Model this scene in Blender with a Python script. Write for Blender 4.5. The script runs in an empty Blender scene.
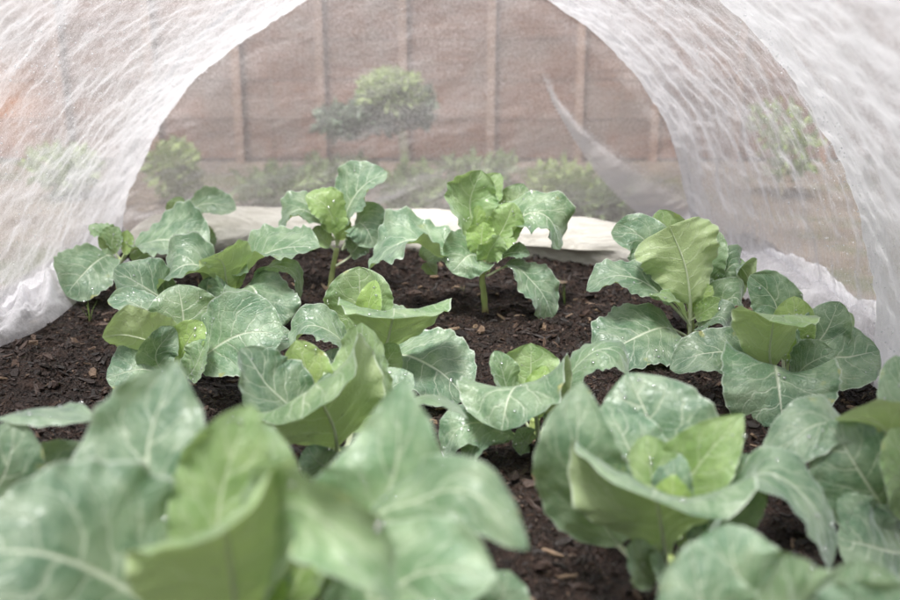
import bpy, math, random
import numpy as np
from mathutils import Vector

random.seed(11)
rng = np.random.default_rng(7)
scene = bpy.context.scene
COL = scene.collection
R = math.radians

# ------------------------------------------------------------------ camera
F_PX = 1050.0                       # focal length in photograph pixels (900 wide)
PITCH = math.atan(300 / F_PX)
CAM_H = 0.80
cam_d = bpy.data.cameras.new('camera')
cam = bpy.data.objects.new('camera', cam_d)
COL.objects.link(cam)
cam.location = (0, 0, CAM_H)
cam.rotation_euler = (math.pi / 2 - PITCH, 0, 0)
cam_d.sensor_width = 36
cam_d.lens = 36 * F_PX / 900
cam_d.clip_start = 0.05
cam_d.clip_end = 400
cam_d.dof.use_dof = True
cam_d.dof.focus_distance = 2.28
cam_d.dof.aperture_fstop = 2.5
scene.camera = cam
SP, CP = math.sin(PITCH), math.cos(PITCH)


def ray(x, y):
    cx, cy = (x - 450) / F_PX, -(y - 300) / F_PX
    return np.array([cx, CP + cy * SP, -SP + cy * CP])


def ground(x, y):                   # the spot on the soil seen at a photo pixel
    d = ray(x, y)
    return np.array([0, 0, CAM_H]) + d * (CAM_H / -d[2])


def at(x, y, Y):                    # the point of depth Y seen at a photo pixel
    d = ray(x, y)
    return np.array([0, 0, CAM_H]) + d * (Y / d[1])


# ------------------------------------------------------------------ noise
class VN:
    def __init__(self, seed, n=128):
        self.n = n
        self.t = np.random.default_rng(seed).random((n, n))

    def __call__(self, x, y):
        x = np.asarray(x, float); y = np.asarray(y, float)
        xi = np.floor(x).astype(int); yi = np.floor(y).astype(int)
        fx = x - xi; fy = y - yi
        fx = fx * fx * (3 - 2 * fx); fy = fy * fy * (3 - 2 * fy)
        n = self.n; t = self.t
        a = t[xi % n, yi % n]; b = t[(xi + 1) % n, yi % n]
        c = t[xi % n, (yi + 1) % n]; d = t[(xi + 1) % n, (yi + 1) % n]
        return (a * (1 - fx) + b * fx) * (1 - fy) + (c * (1 - fx) + d * fx) * fy - 0.5


def fbm(v, x, y, o=4, g=.5):
    s = 0; a = 1
    for k in range(o):
        s = s + a * v(x * 2 ** k + 17.3 * k, y * 2 ** k + 5.1 * k); a *= g
    return s


# ------------------------------------------------------------------ mesh helpers
def mesh_obj(name, V, Fc, mat, parent=None, uv=None, attrs=None, smooth=True):
    V = np.asarray(V, float)
    me = bpy.data.meshes.new(name)
    Fc = [np.asarray(f).tolist() for f in Fc] if not isinstance(Fc, np.ndarray) else Fc.tolist()
    me.from_pydata(V.tolist(), [], Fc)
    if uv is not None:
        lay = me.uv_layers.new(name='UVMap')
        idx = np.empty(len(me.loops), dtype=np.int32)
        me.loops.foreach_get('vertex_index', idx)
        lay.data.foreach_set('uv', np.asarray(uv, dtype=np.float32)[idx].ravel())
    for k, a in (attrs or {}).items():
        at_ = me.attributes.new(k, 'FLOAT', 'POINT')
        at_.data.foreach_set('value', np.asarray(a, dtype=np.float32))
    if smooth:
        me.polygons.foreach_set('use_smooth', [True] * len(me.polygons))
    me.materials.append(mat)
    me.update()
    o = bpy.data.objects.new(name, me)
    COL.objects.link(o)
    if parent is not None:
        o.parent = parent
    return o


def tag(o, label=None, cat=None, group=None, kind=None):
    if label: o['label'] = label
    if cat: o['category'] = cat
    if group: o['group'] = group
    if kind: o['kind'] = kind
    return o


def empty(name, loc, label, cat, group=None):
    o = bpy.data.objects.new(name, None)
    o.empty_display_size = .1
    COL.objects.link(o)
    o.location = [float(c) for c in loc]
    return tag(o, label, cat, group)


def grid_faces(nv, nu):
    i = np.arange(nv - 1)[:, None] * nu + np.arange(nu - 1)[None, :]
    i = i.ravel()
    return np.stack([i, i + 1, i + nu + 1, i + nu], 1)


def catmull(P, n):
    P = np.asarray(P, float)
    if len(P) == 2:
        P = np.array([P[0], P[0] * .66 + P[1] * .34, P[0] * .33 + P[1] * .67, P[1]])
    Q = np.vstack([2 * P[0] - P[1], P, 2 * P[-1] - P[-2]])
    out = []
    m = len(P) - 1
    for i in range(m):
        t = np.linspace(0, 1, 24, endpoint=(i == m - 1))[:, None]
        p0, p1, p2, p3 = Q[i], Q[i + 1], Q[i + 2], Q[i + 3]
        out.append(.5 * (2 * p1 + (p2 - p0) * t + (2 * p0 - 5 * p1 + 4 * p2 - p3) * t ** 2 + (3 * p1 - p0 - 3 * p2 + p3) * t ** 3))
    D = np.vstack(out)
    s = np.r_[0, np.cumsum(np.linalg.norm(np.diff(D, axis=0), axis=1))]
    q = np.linspace(0, s[-1], n)
    return np.stack([np.interp(q, s, D[:, k]) for k in range(3)], 1), s[-1]


def nrm(a):
    return a / np.maximum(np.linalg.norm(a, axis=-1, keepdims=True), 1e-9)


def tube(C, rad, ns=8):
    C = np.asarray(C, float); n = len(C)
    T = nrm(np.gradient(C, axis=0))
    ref = np.array([1., 0, 0]) if abs(T[0][0]) < .8 else np.array([0, 1., 0])
    A = nrm(np.cross(T, ref)); B = np.cross(T, A)
    th = np.linspace(0, 2 * math.pi, ns, endpoint=False)
    rad = np.broadcast_to(np.asarray(rad, float), (n,))
    V = C[:, None] + rad[:, None, None] * (np.cos(th)[None, :, None] * A[:, None] + np.sin(th)[None, :, None] * B[:, None])
    V = V.reshape(-1, 3)
    Fc = []
    for i in range(n - 1):
        for j in range(ns):
            k = (j + 1) % ns
            Fc.append([i * ns + j, i * ns + k, (i + 1) * ns + k, (i + 1) * ns + j])
    Fc.append(list(range(ns))[::-1]); Fc.append([(n - 1) * ns + j for j in range(ns)])
    return V, Fc


_ico = None


def ico():
    global _ico
    if _ico is None:
        p = (1 + 5 ** .5) / 2
        v = nrm(np.array([(-1, p, 0), (1, p, 0), (-1, -p, 0), (1, -p, 0), (0, -1, p), (0, 1, p), (0, -1, -p), (0, 1, -p), (p, 0, -1), (p, 0, 1), (-p, 0, -1), (-p, 0, 1)], float))
        f = [(0, 11, 5), (0, 5, 1), (0, 1, 7), (0, 7, 10), (0, 10, 11), (1, 5, 9), (5, 11, 4), (11, 10, 2), (10, 7, 6), (7, 1, 8), (3, 9, 4), (3, 4, 2), (3, 2, 6), (3, 6, 8), (3, 8, 9), (4, 9, 5), (2, 4, 11), (6, 2, 10), (8, 6, 7), (9, 8, 1)]
        v = v.tolist(); nf = []; mid = {}

        def m(a, b):
            k = (min(a, b), max(a, b))
            if k not in mid:
                q = (np.array(v[a]) + np.array(v[b])); q /= np.linalg.norm(q)
                v.append(q.tolist()); mid[k] = len(v) - 1
            return mid[k]
        for a, b, c in f:
            x, y, z = m(a, b), m(b, c), m(c, a)
            nf += [(a, x, z), (b, y, x), (c, z, y), (x, y, z)]
        _ico = (np.array(v), np.array(nf))
    return _ico


def drops(C, rad, N=None, squash=.75):
    v, f = ico()
    C = np.asarray(C); rad = np.asarray(rad)
    V = v[None] * rad[:, None, None]
    if N is not None:                                    # flatten along the leaf normal
        d = (V * N[:, None]).sum(-1, keepdims=True)
        V = V - N[:, None] * d * (1 - squash)
    V = V + C[:, None]
    Fc = f[None] + (np.arange(len(C)) * len(v))[:, None, None]
    return V.reshape(-1, 3), Fc.reshape(-1, 3)


# ------------------------------------------------------------------ node helpers
class NT:
    def __init__(self, name):
        self.m = bpy.data.materials.new(name)
        self.m.use_nodes = True
        self.t = self.m.node_tree
        self.t.nodes.clear()
        self.out = self.t.nodes.new('ShaderNodeOutputMaterial')

    def n(self, typ, **kw):
        o = self.t.nodes.new(typ)
        for k, v in kw.items():
            setattr(o, k, v)
        return o

    def link(self, a, b): self.t.links.new(a, b)

    def put(self, sock, v):
        if isinstance(v, bpy.types.NodeSocket): self.link(v, sock)
        else: sock.default_value = v

    def math(self, op, a, b=0.0, c=None, clamp=False):
        o = self.n('ShaderNodeMath', operation=op, use_clamp=clamp)
        self.put(o.inputs[0], a); self.put(o.inputs[1], b)
        if c is not None: self.put(o.inputs[2], c)
        return o.outputs[0]

    def mix(self, f, a, b):
        o = self.n('ShaderNodeMix', data_type='RGBA')
        self.put(o.inputs[0], f)
        self.put(o.inputs[6], a if isinstance(a, bpy.types.NodeSocket) else (*a, 1) if len(a) == 3 else a)
        self.put(o.inputs[7], b if isinstance(b, bpy.types.NodeSocket) else (*b, 1) if len(b) == 3 else b)
        return o.outputs[2]

    def noise(self, vec, scale, detail=3, rough=.5, dist=0):
        o = self.n('ShaderNodeTexNoise')
        if vec is not None: self.link(vec, o.inputs['Vector'])
        o.inputs['Scale'].default_value = scale
        o.inputs['Detail'].default_value = detail
        o.inputs['Roughness'].default_value = rough
        o.inputs['Distortion'].default_value = dist
        return o.outputs['Fac']

    def mapr(self, v, a, b, c=0., d=1., smooth=True):
        o = self.n('ShaderNodeMapRange')
        if smooth: o.interpolation_type = 'SMOOTHSTEP'
        self.put(o.inputs['Value'], v)
        for i, x in zip(('From Min', 'From Max', 'To Min', 'To Max'), (a, b, c, d)):
            self.put(o.inputs[i], x)
        return o.outputs['Result']

    def attr(self, name):
        o = self.n('ShaderNodeAttribute'); o.attribute_name = name
        return o

    def coord(self, k='Object'):
        return self.n('ShaderNodeTexCoord').outputs[k]

    def scalev(self, vec, s):
        o = self.n('ShaderNodeMapping'); self.link(vec, o.inputs['Vector'])
        o.inputs['Scale'].default_value = s
        return o.outputs['Vector']

    def bsdf(self, col, rough=.5, spec=.5, **kw):
        o = self.n('ShaderNodeBsdfPrincipled')
        self.put(o.inputs['Base Color'], col if isinstance(col, bpy.types.NodeSocket) else (*col, 1))
        self.put(o.inputs['Roughness'], rough)
        self.put(o.inputs['Specular IOR Level'], spec)
        for k, v in kw.items():
            self.put(o.inputs[k], v)
        return o

    def bump(self, h, strength=.3, dist=.002):
        o = self.n('ShaderNodeBump')
        o.inputs['Strength'].default_value = strength
        o.inputs['Distance'].default_value = dist
        self.link(h, o.inputs['Height'])
        return o.outputs['Normal']

    def mixsh(self, f, a, b):
        o = self.n('ShaderNodeMixShader')
        self.put(o.inputs[0], f); self.link(a, o.inputs[1]); self.link(b, o.inputs[2])
        return o.outputs[0]

    def done(self, sh):
        self.link(sh, self.out.inputs['Surface'])
        return self.m


# ------------------------------------------------------------------ leaf material
def leaf_material():
    T = NT('brassica_leaf')
    uv = T.n('ShaderNodeUVMap'); uv.uv_map = 'UVMap'
    sep = T.n('ShaderNodeSeparateXYZ'); T.link(uv.outputs[0], sep.inputs[0])
    u0, v = sep.outputs[0], sep.outputs[1]
    obj = T.coord('Object')
    rnd = T.n('ShaderNodeObjectInfo').outputs['Random']
    wob = T.math('SUBTRACT', T.noise(obj, 20, 2), .5)
    wob2 = T.math('SUBTRACT', T.noise(obj, 90, 1), .5)
    us = T.math('SUBTRACT', T.math('MULTIPLY', u0, 2), 1)
    au = T.math('ABSOLUTE', us)
    sgn = T.math('SIGN', us)
    # main side veins: leave the midrib, curve toward the tip, fork half-way out
    ph = T.math('ADD', T.math('MULTIPLY', sgn, .25), T.math('MULTIPLY', rnd, .9))
    a = T.math('MULTIPLY', v, 6.2)
    a = T.math('SUBTRACT', a, T.math('MULTIPLY', T.math('POWER', au, 1.35), 2.2))
    a = T.math('ADD', a, ph)
    a = T.math('ADD', a, T.math('MULTIPLY', wob, 1.1))
    a = T.math('ADD', a, T.math('MULTIPLY', wob2, .16))

    def line(val, width):
        fr = T.math('FRACT', val)
        d = T.math('ABSOLUTE', T.math('SUBTRACT', fr, .5))
        return T.mapr(d, width, 0.0)
    wid = T.mapr(au, 0., 1., .085, .030, smooth=False)
    l1 = line(a, wid)
    l1 = T.math('MULTIPLY', l1, T.mapr(au, .98, .62))
    fork = T.math('MULTIPLY', T.math('MAXIMUM', T.math('SUBTRACT', au, .36), 0), 1.15)
    f_on = T.math('MULTIPLY', T.mapr(au, .34, .42), T.mapr(au, 1.0, .7))
    l2 = T.math('MULTIPLY', line(T.math('ADD', a, fork), .06), f_on)
    l3 = T.math('MULTIPLY', line(T.math('SUBTRACT', a, T.math('MULTIPLY', fork, .8)), .05), f_on)
    rib = T.mapr(au, T.mapr(v, 0., 1., .078, .016, smooth=False), 0.0)
    ribat = T.attr('rib').outputs['Fac']
    rib = T.math('MAXIMUM', rib, ribat)
    # fine net of veinlets
    vo = T.n('ShaderNodeTexVoronoi'); vo.feature = 'DISTANCE_TO_EDGE'
    dv = T.n('ShaderNodeVectorMath', operation='ADD')
    nz = T.n('ShaderNodeTexNoise'); T.link(obj, nz.inputs['Vector']); nz.inputs['Scale'].default_value = 60
    sc = T.n('ShaderNodeVectorMath', operation='SCALE'); T.link(nz.outputs['Color'], sc.inputs[0]); sc.inputs['Scale'].default_value = .012
    T.link(obj, dv.inputs[0]); T.link(sc.outputs[0], dv.inputs[1]); T.link(dv.outputs[0], vo.inputs['Vector'])
    vo.inputs['Scale'].default_value = 85
    fine = T.mapr(vo.outputs['Distance'], .10, .0)
    side = T.math('MAXIMUM', l1, T.math('MAXIMUM', T.math('MULTIPLY', l2, .6), T.math('MULTIPLY', l3, .5)))
    vein = T.math('MAXIMUM', rib, T.math('MULTIPLY', side, .54))
    young = T.attr('young').outputs['Fac']
    patch = T.noise(obj, 22, 4, .6)
    back = T.n('ShaderNodeNewGeometry').outputs['Backfacing']
    # upper side: waxy blue-green bloom on old leaves, yellow-green on young ones
    old = T.mix(T.mapr(patch, .35, .68), (.112, .212, .126), (.298, .402, .268))
    yng = T.mix(T.mapr(patch, .35, .68), (.33, .50, .135), (.48, .65, .215))
    top = T.mix(young, old, yng)
    top = T.mix(T.mapr(T.noise(obj, 260, 2), .55, .75, 0, .22), top, (.46, .53, .45))
    und = T.mix(young, (.43, .53, .29), (.50, .62, .29))
    base = T.mix(back, top, und)
    hs = T.n('ShaderNodeHueSaturation')
    T.link(base, hs.inputs['Color'])
    T.link(T.mapr(rnd, 0., 1., .86, 1.14, smooth=False), hs.inputs['Value'])
    base = hs.outputs['Color']
    base = T.mix(T.math('MULTIPLY', fine, .16), base, (.42, .52, .36))
    veincol = T.mix(ribat, T.mix(young, (.76, .82, .64), (.78, .86, .55)), (.92, .96, .72))
    col = T.mix(T.math('MULTIPLY', vein, .80), base, veincol)
    edge = T.math('MULTIPLY', T.mapr(au, .955, .99), T.math('SUBTRACT', 1., ribat))
    col = T.mix(T.math('MULTIPLY', edge, .55), col, (.66, .72, .62))
    spot = T.math('MULTIPLY', T.mapr(T.noise(obj, 17, 4, .6), .63, .70), T.mapr(au, .55, .95))
    col = T.mix(T.math('MULTIPLY', T.math('MULTIPLY', spot, .7), T.math('SUBTRACT', 1., ribat)), col, (.46, .44, .14))
    h = T.math('ADD', T.math('MULTIPLY', vein, -.55), T.math('MULTIPLY', T.noise(obj, 48, 3), .9))
    h = T.math('ADD', h, T.math('MULTIPLY', fine, -.22))
    nor = T.bump(h, .55, .004)
    p = T.bsdf(col, T.mapr(T.noise(obj, 30, 2), .3, .7, .30, .46), .65, Normal=nor)
    p.inputs['Sheen Weight'].default_value = .6
    p.inputs['Sheen Roughness'].default_value = .38
    p.inputs['Sheen Tint'].default_value = (.85, .95, .95, 1)
    tr = T.n('ShaderNodeBsdfTranslucent')
    T.link(T.mix(young, (.36, .52, .15), (.56, .72, .22)), tr.inputs['Color'])
    T.link(nor, tr.inputs['Normal'])
    return T.done(T.mixsh(T.mapr(young, 0, 1, .24, .42, smooth=False), p.outputs[0], tr.outputs[0]))


def stem_material():
    T = NT('brassica_stem')
    o = T.coord('Object')
    c = T.mix(T.mapr(T.noise(T.scalev(o, (1, 1, .35)), 60, 3), .35, .65), (.36, .44, .16), (.50, .57, .25))
    z = T.n('ShaderNodeSeparateXYZ'); T.link(o, z.inputs[0])
    c = T.mix(T.mapr(z.outputs[2], .03, .0), c, (.24, .19, .09))
    return T.done(T.bsdf(c, .5, .4, Normal=T.bump(T.noise(o, 150, 3), .3, .002)).outputs[0])


def water_material():
    T = NT('water_drop')
    p = T.bsdf((1, 1, 1), .02, .5, IOR=1.33)
    p.inputs['Transmission Weight'].default_value = 1
    tr = T.n('ShaderNodeBsdfTransparent'); tr.inputs[0].default_value = (.96, 1, .97, 1)
    gl = T.n('ShaderNodeBsdfGlossy'); gl.inputs['Roughness'].default_value = .06; gl.inputs[0].default_value = (1, 1, 1, 1)
    return T.done(T.mixsh(.92, p.outputs[0], T.mixsh(.45, tr.outputs[0], gl.outputs[0])))


def bead_material():
    T = NT('mesh_bead')
    p = T.bsdf((.92, .92, .94), .12, .8)  # white put into the colour for the sparkle of light refracted by drops
    tr = T.n('ShaderNodeBsdfTranslucent'); tr.inputs[0].default_value = (.95, .95, .97, 1)
    return T.done(T.mixsh(.5, p.outputs[0], tr.outputs[0]))


M_LEAF = leaf_material(); M_STEM = stem_material(); M_WATER = water_material(); M_BEAD = bead_material()
vn_a, vn_b, vn_c, vn_d = VN(1), VN(2), VN(3), VN(4)
leaf_id = 0


# ------------------------------------------------------------------ leaves
def leaf(root, base, pts, W, n=None, s=None, cup=.5, young=0., wave=.10, lobes=.08, pf=.22, drops_n=16, notch=.3, a=.78, b=.62, asym=0., thick=.0042):
    """pts: midrib points in the world; W: full width in metres; n: where the upper side looks; s: side vector."""
    global leaf_id
    leaf_id += 1
    wave = max(wave, .085)
    k = leaf_id
    NV, NU = 52, 29
    C, L = catmull(pts, NV)
    Tn = nrm(np.gradient(C, axis=0))
    im = int(NV * .62)
    if s is None:
        nv = nrm(np.asarray(n, float))
        S0 = np.cross(Tn[im], nv)
        S0 = nrm(S0) if np.linalg.norm(S0) > .15 else np.array([-1., 0, 0])
    else:
        S0 = nrm(np.asarray(s, float))
    S = S0[None] - (Tn @ S0)[:, None] * Tn
    S = nrm(S)
    # sway the side vector a little so that no blade is ruled
    N = np.cross(S, Tn)
    tw = .24 * np.sin(np.linspace(0, 3.2, NV) + k * 1.7)
    S, N = np.cos(tw)[:, None] * S + np.sin(tw)[:, None] * N, np.cos(tw)[:, None] * N - np.sin(tw)[:, None] * S
    v = np.linspace(0, 1, NV)
    vb = np.clip((v - pf) / (1 - pf), 0, 1)
    sh = (vb ** a) * ((1 - vb) ** b)
    vm = a / (a + b)
    sh = sh / (vm ** a * (1 - vm) ** b)
    pet = .0042 * (W / .16) ** .5
    u = np.linspace(-1, 1, NU)
    U, VV = np.meshgrid(u, v)
    VB = np.meshgrid(u, vb)[1]
    sd = np.where(U < 0, 0., 40.) + k * 7.7
    w = (W / 2) * sh[:, None] * np.ones_like(U)
    w = w * (1 + lobes * 1.1 * vn_a(VV * 5 + sd, sd) + lobes * .8 * vn_b(VV * 13 + sd, sd) + .016 * np.abs(U) ** 6 * np.sin(VV * 95 + k + 5 * vn_c(VV * 9, sd)))
    w = np.maximum(w, pet * np.clip(1.2 - VB[:, :1] * 3, .3, 1))
    w = np.where(U < 0, w * (1 - asym), w * (1 + asym))
    kk = np.maximum(abs(cup), 1e-3) * (1 if cup >= 0 else -1)
    kv = kk * (.55 + .9 * (1 - VB))                     # deeper channel near the stalk
    lat = np.sin(kv * U) / kv
    hgt = (1 - np.cos(kv * U)) / kv
    blade = np.clip(VB * 6, 0, 1)
    ruff = 1.25 * wave * np.abs(U) ** 1.8 * (1.9 * np.sin(2 * math.pi * (1.9 * VB + .13 * k) + np.where(U < 0, 1.3, 0) + 2 * vn_c(VV * 3 + sd, sd)) * .6
                                     + .42 * np.sin(2 * math.pi * 8.3 * VB + k + np.where(U < 0, 2.1, 0) + 4 * vn_a(VV * 4 + sd, sd)) * np.abs(U) ** 2)
    lump = .34 * vn_b(VB * 3.2 + k * 3.1, U * 1.6 + k * 1.9) + 0.08 * vn_d(VB * 8 + k, U * 4 + k * 2.3)
    quilt = np.abs(((VB * 6.2 - np.abs(U) ** 1.35 * 2.2 + np.where(U < 0, -.25, .25)) % 1) - .5)
    hgt = hgt + blade * (ruff + lump * np.abs(U) ** .6 + .075 * (quilt - .25) * np.minimum(1, 3 * np.abs(U)) * (1.1 - np.abs(U)))
    back = -notch * (W / 2) * np.abs(U) ** 1.6 * (1 - VB) ** 2.5 * blade
    V = C[:, None] + (w * lat)[..., None] * S[:, None] + (w * hgt)[..., None] * N[:, None] + back[..., None] * Tn[:, None]
    curl = np.clip((v - .72) / .28, 0, 1) ** 2 * L * .055 * (.4 + 1.2 * ((k * .618) % 1))
    C = C - N * curl[:, None]
    V = V - (N * curl[:, None])[:, None]
    V = V + N[:, None] * (.0016)
    V = V.reshape(-1, 3)
    Fc = grid_faces(NV, NU)
    # orientation: face normal along N
    f0 = Fc[(NV // 2) * (NU - 1) + NU // 2]
    fn = np.cross(V[f0[1]] - V[f0[0]], V[f0[2]] - V[f0[0]])
    if fn @ N[NV // 2] < 0:
        Fc = Fc[:, ::-1]
    uv = np.stack([U * .5 + .5, VB], -1).reshape(-1, 2)
    ribm = np.where(VB <= .002, 1., 0.).ravel()
    # stalk and raised midrib under the blade
    rr = thick * (W / .16) ** .5 * (1 - .86 * np.clip(v, 0, 1) ** .7)
    rr[-1] *= .3
    off = -N * (rr * np.clip(.2 + vb * 5, .2, .75))[:, None]
    tv, tf = tube(C + off, rr, 7)
    nv0 = len(V)
    V = np.vstack([V, tv])
    faces = Fc.tolist() + [[i + nv0 for i in f] for f in tf]
    uv = np.vstack([uv, np.stack([np.full(len(tv), .5), np.repeat(v, 7)], 1)])
    ribm = np.r_[ribm, np.ones(len(tv))]
    yg = np.full(len(V), young)
    yg[:nv0] = np.clip(young + .22 * (1 - VB.ravel()) * (1 - .5 * np.abs(U.ravel())) - .05, 0, 1)
    o = mesh_obj('leaf', V - base, faces, M_LEAF, root, uv, {'rib': ribm, 'young': yg})
    if drops_n:
        g = np.random.default_rng(1000 + k)
        iv = g.integers(int(NV * (pf + .08)), NV - 2, drops_n); iu = g.integers(1, NU - 1, drops_n)
        cl = g.random(drops_n) < .55
        c0 = g.integers(0, drops_n, 3)[g.integers(0, 3, drops_n)]
        iv = np.where(cl, np.clip(iv[c0] + g.normal(0, 3, drops_n), NV * .3, NV - 2), iv).astype(int); iu = np.where(cl, np.clip(iu[c0] + g.normal(0, 2.2, drops_n), 1, NU - 2), iu).astype(int)
        edge = g.random(drops_n) < .10
        iu = np.where(edge, np.where(g.random(drops_n) < .5, 0, NU - 1), iu)
        fi = iv * NU + iu
        rad = .0008 + .0030 * g.random(drops_n) ** 4.0
        Nd = np.repeat(N, NU, 0)[fi]
        jit = g.normal(0, .0025, (drops_n, 3)); jit -= (jit * Nd).sum(1, keepdims=True) * Nd
        up = Nd[:, 2] > -.2
        if up.any():
            dv, df = drops(V[fi][up] - base + jit[up] * ~edge[up][:, None] + Nd[up] * rad[up][:, None] * .45, rad[up], Nd[up], .7)
            d = mesh_obj('water_droplets', dv, df, M_WATER, o)
            tag(d, kind='stuff')
    return o


PLANT_GROUP = 'young cauliflower plants in the bed'


def plant(bx, by, label, stem, leaves, stem_r=.009):
    b = ground(bx, by)
    b[2] = 0
    Y0 = b[1]
    root = empty('cauliflower_plant', b, label, 'plant', PLANT_GROUP)
    ppm = F_PX / np.linalg.norm((b - [0, 0, CAM_H]) * [0, CP, 0] + 0) if False else F_PX / (Y0 * CP + CAM_H * SP * .8)
    sp = [np.array([b[0], b[1], -.03])] + [at(x, y, Y0 + d) for x, y, d in stem]
    C, _ = catmull(sp, 16)
    rad = stem_r * np.linspace(1.0, .85, 16) * (1 + .10 * np.sin(np.arange(16) * 1.9 + bx))
    V, Fc = tube(C, rad, 10)
    mesh_obj('stem', V - b, Fc, M_STEM, root)
    for lf in leaves:
        pts, W, n = lf[0], lf[1], lf[2]
        kw = dict(lf[3]) if len(lf) > 3 else {}
        P = np.array([at(x, y, Y0 + d) for x, y, d in pts])
        P[:, 2] = np.maximum(P[:, 2], .012)
        leaf(root, b, P, W / ppm, n=n, **kw)
    return root


D = dict
plants = []
# centre of the back row
plant(486, 313, 'tall cauliflower plant with bare pale stem and ragged leaves, centre of the back row',
      [(484, 296, 0), (482, 278, 0), (484, 262, 0)], [
    ([(480, 270, 0), (452, 254, -.02), (418, 240, -.03), (388, 249, -.04), (365, 263, -.05)], 84, (-.12, -.42, .9), D(cup=.75, wave=.16, lobes=.05)),
    ([(482, 266, .01), (474, 232, .02), (470, 200, .03), (482, 171, .03)], 66, (.25, -.95, .15), D(cup=.8, young=.35, wave=.2, lobes=.14)),
    ([(488, 262, .04), (484, 225, .06), (488, 195, .08), (498, 173, .08)], 42, (-.2, -.9, .3), D(young=.5, cup=.9)),
    ([(488, 258, .05), (505, 224, .07), (514, 205, .08), (523, 184, .08)], 40, (-.2, -.9, .3), D(young=.25, wave=.2, lobes=.12)),
    ([(486, 264, -.02), (498, 238, -.03), (506, 222, -.03), (514, 203, -.03)], 38, (.0, -.85, .5), D(young=.6, cup=.6, wave=.16)),
    ([(487, 264, .0), (510, 232, .01), (528, 214, .01), (548, 218, .0), (566, 246, -.02)], 62, (.1, -.6, .8), D(cup=.45, wave=.2, lobes=.12, young=.1)),
    ([(484, 272, -.01), (478, 258, -.05), (468, 256, -.08), (452, 272, -.11)], 52, (-.15, -.75, .7), D(cup=.55, wave=.2, lobes=.13, young=.1, drops_n=14)),
    ([(486, 276, -.02), (512, 266, -.04), (534, 284, -.06), (546, 300, -.07), (556, 318, -.08)], 46, (.45, -.6, .65), D(cup=.35, wave=.14, lobes=.26, drops_n=8)),
    ([(480, 270, .04), (445, 256, .07), (428, 260, .07), (434, 276, .06)], 32, (-.2, -.7, .7), D(young=.2, wave=.15)),
    ([(484, 266, -.03), (481, 248, -.045), (483, 222, -.04)], 34, (0, -.95, .3), D(young=.85, cup=.9, wave=.16)),
    ([(488, 264, -.01), (508, 254, -.03), (530, 252, -.03)], 26, (.2, -.6, .8), D(cup=.5)),
    ([(485, 266, -.04), (490, 250, -.07), (500, 236, -.075)], 30, (.3, -.9, .3), D(young=.45, cup=.7, wave=.2)),
    ([(482, 262, .0), (476, 226, .01), (478, 205, .02)], 26, (.5, -.8, .3), D(young=.9, cup=1.0)),
])
# back row, left of centre
plant(328, 291, 'upright cauliflower plant with forked pale stem beside the white net roll',
      [(333, 268, 0), (337, 248, 0)], [
    ([(337, 246, 0), (346, 214, .01), (360, 190, .01), (384, 170, .0)], 62, (-.35, -.7, .62), D(cup=.55, wave=.1)),
    ([(334, 240, 0), (316, 218, -.01), (298, 210, -.02), (277, 226, -.03)], 58, (-.1, -.2, .97), D(cup=.6, wave=.1, young=.1)),
    ([(337, 246, -.02), (333, 222, -.03), (325, 205, -.04), (307, 193, -.04)], 38, (.1, -.8, .55), D(young=.75, cup=.5, wave=.14)),
    ([(342, 250, -.01), (352, 230, -.02), (362, 224, -.03), (376, 246, -.05)], 48, (.35, -.7, .6), D(cup=.3)),
    ([(342, 250, .04), (366, 236, .07), (387, 230, .08)], 26, (.2, -.5, .85), D(young=.3)),
    ([(336, 266, -.01), (350, 257, -.02), (358, 246, -.03), (366, 236, -.03)], 30, (-.3, -.8, .5), D(pf=.45)),
    ([(337, 246, -.01), (340, 232, -.02), (337, 214, -.02)], 24, (.2, -.9, .3), D(young=.9, cup=.8)),
    ([(334, 250, -.02), (322, 238, -.04), (316, 226, -.04)], 22, (.3, -.8, .5), D(young=.4, cup=.6)),
], stem_r=.0085)
# far left of the back row
plant(118, 292, 'leftmost cauliflower plant of the back row, one round leaf hanging against the white net',
      [(118, 272, 0), (121, 258, 0)], [
    ([(120, 262, 0), (108, 256, -.06), (94, 264, -.12), (78, 280, -.16), (64, 294, -.18)], 58, (-.25, -.85, .5), D(cup=.35, pf=.3)),
    ([(121, 262, 0), (132, 250, -.01), (165, 240, -.02), (208, 249, -.04)], 78, (.0, -.42, .92), D(cup=.6, wave=.12)),
    ([(119, 260, .01), (110, 242, .01), (90, 224, .01)], 26, (.3, -.6, .75), D(cup=.8, wave=.2, young=.2)),
    ([(121, 260, 0), (112, 244, 0), (118, 227, 0)], 26, (.1, -.9, .4), D(young=.3, cup=.7)),
    ([(121, 260, -.01), (128, 246, -.01), (127, 230, -.01)], 18, (-.2, -.9, .3), D(young=.8, cup=.7)),
    ([(122, 278, .06), (142, 280, .06), (156, 264, .07)], 38, (.2, -.7, .7), D(young=.1)),
    ([(121, 264, -.01), (112, 258, -.05), (104, 262, -.07), (102, 272, -.08)], 24, (.3, -.7, .6), D(young=.15)),
    ([(124, 276, 0), (134, 262, .0), (148, 250, .01)], 24, (.2, -.8, .5), D(pf=.5, young=.3)),
], stem_r=.007)
# small one at the roll
plant(178, 262, 'small two-leaved seedling on a thin stalk in front of the net roll',
      [(178, 246, 0), (178, 232, 0)], [
    ([(178, 234, 0), (174, 216, .0), (181, 197, .0)], 20, (.1, -.95, .3), D(young=.35, wave=.05, drops_n=2)),
    ([(178, 234, 0), (186, 214, .0), (206, 204, -.01), (236, 208, -.02)], 34, (.0, -.45, .9), D(cup=.5, wave=.08, drops_n=2)),
    ([(179, 236, .02), (198, 234, .03), (214, 248, .03)], 24, (.2, -.7, .7), D(young=.2, drops_n=2)),
], stem_r=.0045)
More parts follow.
